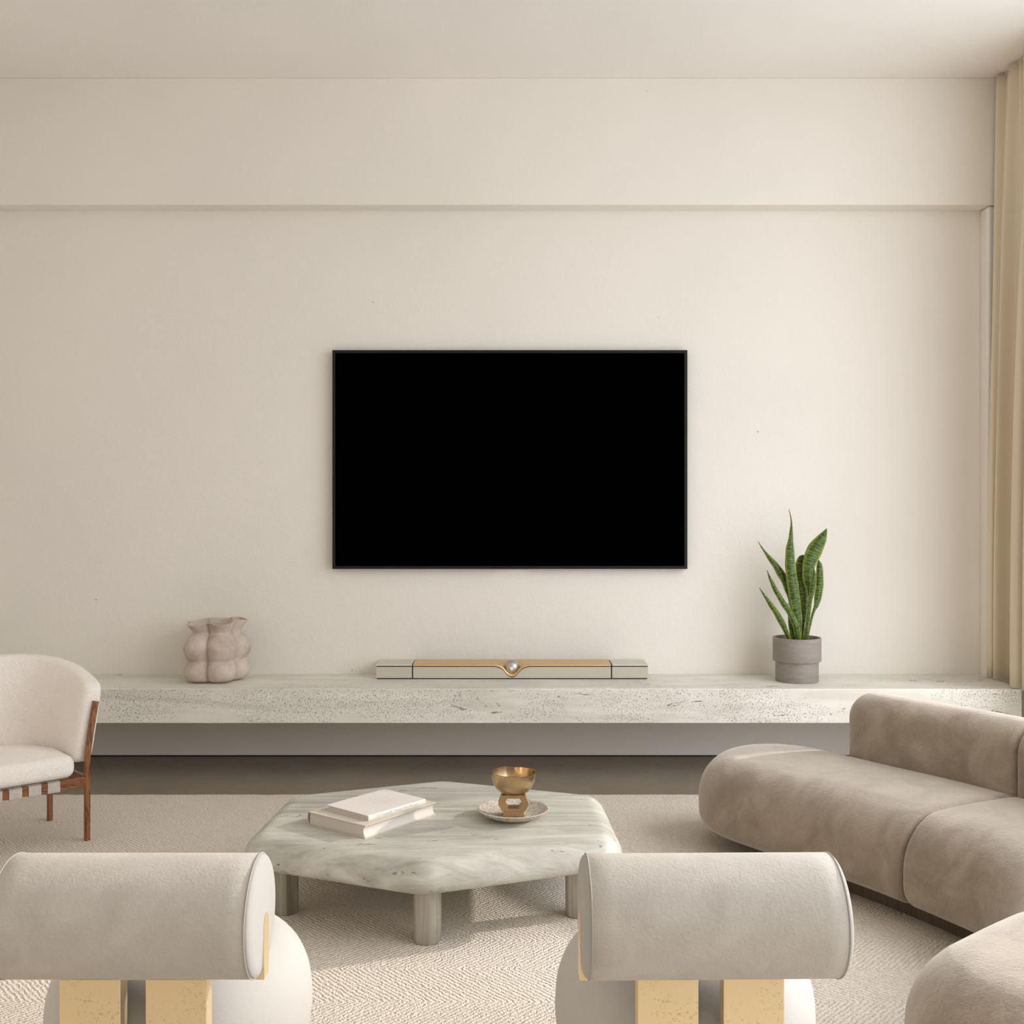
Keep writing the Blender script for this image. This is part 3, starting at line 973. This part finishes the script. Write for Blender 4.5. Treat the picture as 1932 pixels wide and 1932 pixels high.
# ------------------------------------------------------------------ bolster-backed chairs
def bolster_chair(loc, rz, label):
    ch = empty('bolster_chair', loc, rz)
    zc, Rb, hl = 0.6525 - RZ, 0.1329, 0.2745
    # bolster: cylinder along x
    def cyl(x0, x1, prof):
        rg = []
        for x, r in prof:
            rg.append([(x, -r * math.cos(2*math.pi*j/80), zc + r * math.sin(2*math.pi*j/80)) for j in range(80)])
        return rg
    bo = MB().rings(cyl(0, 0, [(-hl, Rb - 0.0015), (-hl + 0.002, Rb)] + [(-hl + 0.002 + (2*hl - .004) * k / 12, Rb) for k in range(1, 12)] + [(hl - 0.002, Rb), (hl, Rb - 0.0015)])).build('bolster', M['suede'], ch)
    for s in (-1, 1):
        pr = [(s * hl * 0.995, Rb - 0.0012)]
        for k in range(10):
            a = math.pi / 2 * k / 9
            pr.append((s * (hl + 0.001 + 0.013 * math.sin(a)), Rb - 0.0015 - 0.03 * (1 - math.cos(a))))
        pr.append((s * (hl + 0.016), 0.05)); pr.append((s * (hl + 0.0165), 0.002))
        rg = cyl(0, 0, pr)
        MB().rings(rg if s > 0 else rg, cap0=False).build('end_panel', M['suede_plain'], bo, sharp=70)
        rg = []
        for j in range(80):
            t = 2*math.pi*j/80
            rg.append([(s * hl + 0.0016 * math.cos(u), -(Rb + 0.0002 + 0.0016 * math.sin(u)) * math.cos(t), zc + (Rb + 0.0002 + 0.0016 * math.sin(u)) * math.sin(t)) for u in [2*math.pi*q/6 for q in range(6)]])
        mb = MB().rings(rg + [rg[0]], False, False); mb.build('piping', M['suede_plain'], bo)
    # brass bar through the bolster, rounded top, showing in both end panels
    rg = []
    y0, y1 = -0.020, 0.025
    for x in (-hl - 0.0178, hl + 0.0178):
        ring = [(x, y0, zc - Rb - 0.004), (x, y1, zc - Rb - 0.004)]
        for k in range(9):
            a = math.pi * k / 8
            ring.append((x, (y0 + y1) / 2 + (y1 - y0) / 2 * math.cos(a), zc - 0.018 + 0.0225 * math.sin(a)))
        rg.append(ring)
    MB().rings(rg[::-1]).build('brass_bar', M['brass'], ch, sharp=35)
    for s in (-1, 1):
        x0, x1 = sorted((s * 0.028, s * 0.1637))
        MB().box(x0, x1, -0.020, 0.025, 0.0, zc - Rb + 0.02).build('leg', M['brass'], ch, bevel=0.002)
    # round puffy seat
    sc_y, Rs, ze = 0.335, 0.326, 0.315 - RZ
    prof = []
    ctrl = [(0.15, 0.035 - RZ), (0.205, 0.045), (0.262, 0.092), (0.305, 0.17), (0.3245, 0.255), (0.3265, 0.315), (0.318, 0.375), (0.292, 0.43), (0.245, 0.472), (0.17, 0.497), (0.08, 0.507), (0.002, 0.508)]
    cv = catmull([(r, z - (RZ if i else 0)) for i, (r, z) in enumerate(ctrl)], 6)
    pr = [(p.x, p.y) for p in cv]
    seat = MB().lathe(pr, 96, (0, sc_y, 0)).build('seat', M['suede_seat'], ch, sharp=70)
    rs = 0.3255
    rg = []
    for j in range(96):
        t = 2*math.pi*j/96
        rg.append([((rs + 0.0014*math.cos(u)) * math.cos(t), sc_y + (rs + 0.0014*math.cos(u)) * math.sin(t), 0.285 - RZ + 0.0014*math.sin(u)) for u in [2*math.pi*q/6 for q in range(6)]])
    MB().rings(rg + [rg[0]], False, False).build('seam', M['seam'], seat)
    MB().lathe([(0.14, 0.0), (0.15, 0.004), (0.15, 0.05)], 48, (0, sc_y, 0)).build('base', M['brass'], ch)
    tag(ch, label, 'chair', 'bolster chairs with their backs to the viewer')
    return ch
bolster_chair((-0.844, 2.38, RZ), 0.0, 'off-white bolster chair at the left, in front of the cream armchair')
bolster_chair((0.443, 2.38, RZ), R(0.9), 'off-white bolster chair on the right, backing onto the curved sofa')

# ------------------------------------------------------------------ barrel armchair
f = Vector((0.685, -0.729)).normalized()         # the way it faces
rx = Vector((0.729, 0.685)).normalized()
FL = Vector((-2.0, 4.99))                        # its far front leg
w2 = 0.33
ctr = FL - rx * w2 - f * 0.225
arm = empty('armchair', (ctr.x, ctr.y, RZ), math.atan2(rx.y, rx.x))
# local: +x along rx, -y is the facing direction
T = 0.024
for sx_ in (1, -1):
    X = sx_ * w2
    path = [(X, -0.225, 0.0), (X, -0.225, 0.20), (X, -0.225, 0.36), (X + sx_*0.004, -0.224, 0.41), (X + sx_*0.018, -0.220, 0.50), (X + sx_*0.036, -0.216, 0.60), (X + sx_*0.046, -0.214, 0.648)]
    MB().rings(tube_rings(catmull(path, 4), T, T, up=(0, 1, 0))).build('leg', M['walnut'], arm, sharp=30)
    MB().rings(tube_rings([(X * 0.97, 0.225, 0.0), (X * 0.97, 0.225, 0.30), (X * 0.97, 0.245, 0.42), (X * 0.93, 0.275, 0.60)], T, T, up=(0, 1, 0))).build('leg', M['walnut'], arm, sharp=30)
    MB().box(X - 0.010, X + 0.010, -0.215, 0.215, 0.258, 0.30).build('side_rail', M['walnut_rail'], arm, bevel=0.002)
MB().box(-w2 + 0.011, w2 - 0.011, -0.236, -0.214, 0.258, 0.30).build('seat_rail', M['walnut_rail'], arm, bevel=0.002)
MB().box(-w2 + 0.011, w2 - 0.011, 0.214, 0.236, 0.258, 0.30).build('seat_rail', M['walnut_rail'], arm, bevel=0.002)
for k in range(5):
    xs = w2 - (0.157 + 0.084 * k)
    sm = MB()
    sm.box(xs - 0.0275, xs + 0.0275, -0.2395, 0.2395, 0.301, 0.304)
    sm.box(xs - 0.0275, xs + 0.0275, -0.2395, -0.2365, 0.255, 0.304)
    sm.box(xs - 0.0275, xs + 0.0275, 0.2365, 0.2395, 0.255, 0.304)
    sm.box(xs - 0.0275, xs + 0.0275, -0.2395, -0.21, 0.2535, 0.2565)
    sm.build('strap', M['webbing'], arm)
# seat cushion
ol = round_poly([(-0.275, -0.245), (0.275, -0.245), (0.285, 0.02), (0.20, 0.22), (0.0, 0.27), (-0.20, 0.22), (-0.285, 0.02)], [0.05, 0.05, 0.15, 0.12, 0.15, 0.12, 0.15], 8)
sg = slab_rings(ol, 0.306, 0.412, 0.045, 0.04, 6)
last = [Vector(p) for p in sg[-1]]
for q in (0.75, 0.5, 0.25):
    cc_ = sum(last, Vector()) / len(last)
    sg.append([tuple(cc_ + (p - cc_) * q + Vector((0, 0, 0.022 * (1 - q * q)))) for p in last])
MB().rings(sg).build('seat_cushion', M['boucle'], arm, sharp=70)
# wrapped back cushion: section swept around a U
def back_path(t):
    # t in -1..1, from near arm to far arm
    a = t * 1.0
    A = [(-0.318, -0.20), (-0.325, -0.05), (-0.30, 0.10), (-0.20, 0.235), (0.0, 0.29), (0.20, 0.235), (0.30, 0.10), (0.325, -0.05), (0.318, -0.20)]
    return A
BP = catmull(back_path(0), 10)
BSs = polyline_len(BP)
rg = []
NS = 64
for k in range(NS + 1):
    u = k / NS
    e = 0.045
    sdist = min(u, 1 - u) * BSs[-1]
    # cluster stations at the ends
    uu = 0.5 - 0.5 * math.cos(math.pi * u)
    sdist = min(uu, 1 - uu) * BSs[-1]
    lo = 0
    target = uu * BSs[-1]
    while lo < len(BSs) - 2 and BSs[lo + 1] < target: lo += 1
    tt = (target - BSs[lo]) / max(1e-9, BSs[lo+1] - BSs[lo])
    p = BP[lo].lerp(BP[lo+1], max(0, min(1, tt)))
    d = (BP[min(lo+2, len(BP)-1)] - BP[max(lo-1, 0)]).normalized()
    nn = Vector((d.y, -d.x))           # inward
    mid = 1 - abs(2 * uu - 1)
    hT = 0.735 + 0.115 * (math.sin(math.pi / 2 * min(1, mid * 1.25))) ** 1.2 - RZ
    hB = 0.372 - RZ
    th = 0.050
    sh = 1.0 if sdist > e else math.sqrt(max(0.0, 1 - (1 - sdist / e) ** 2))
    ring = []
    N2 = 40
    for j in range(N2):
        a = 2 * math.pi * j / N2
        ca, sa = math.cos(a), math.sin(a)
        ex = 0.42
        cx = math.copysign(abs(ca) ** ex, ca); cz = math.copysign(abs(sa) ** 0.30, sa)
        thk = th * (0.35 + 0.65 * sh)
        hh = (hT - hB) / 2 - 0.03 * (1 - sh)
        z = (hT + hB) / 2 + cz * hh
        lean = -0.055 * ((z - hB) / (hT - hB))      # leans outward as it rises
        off = cx * thk + lean
        q = p + nn * off
        ring.append((q.x, q.y, z))
    rg.append(ring)
MB().rings(rg).build('back_cushion', M['boucle'], arm, sharp=70)
tag(arm, 'cream barrel armchair with striped wooden frame at the left edge', 'armchair')
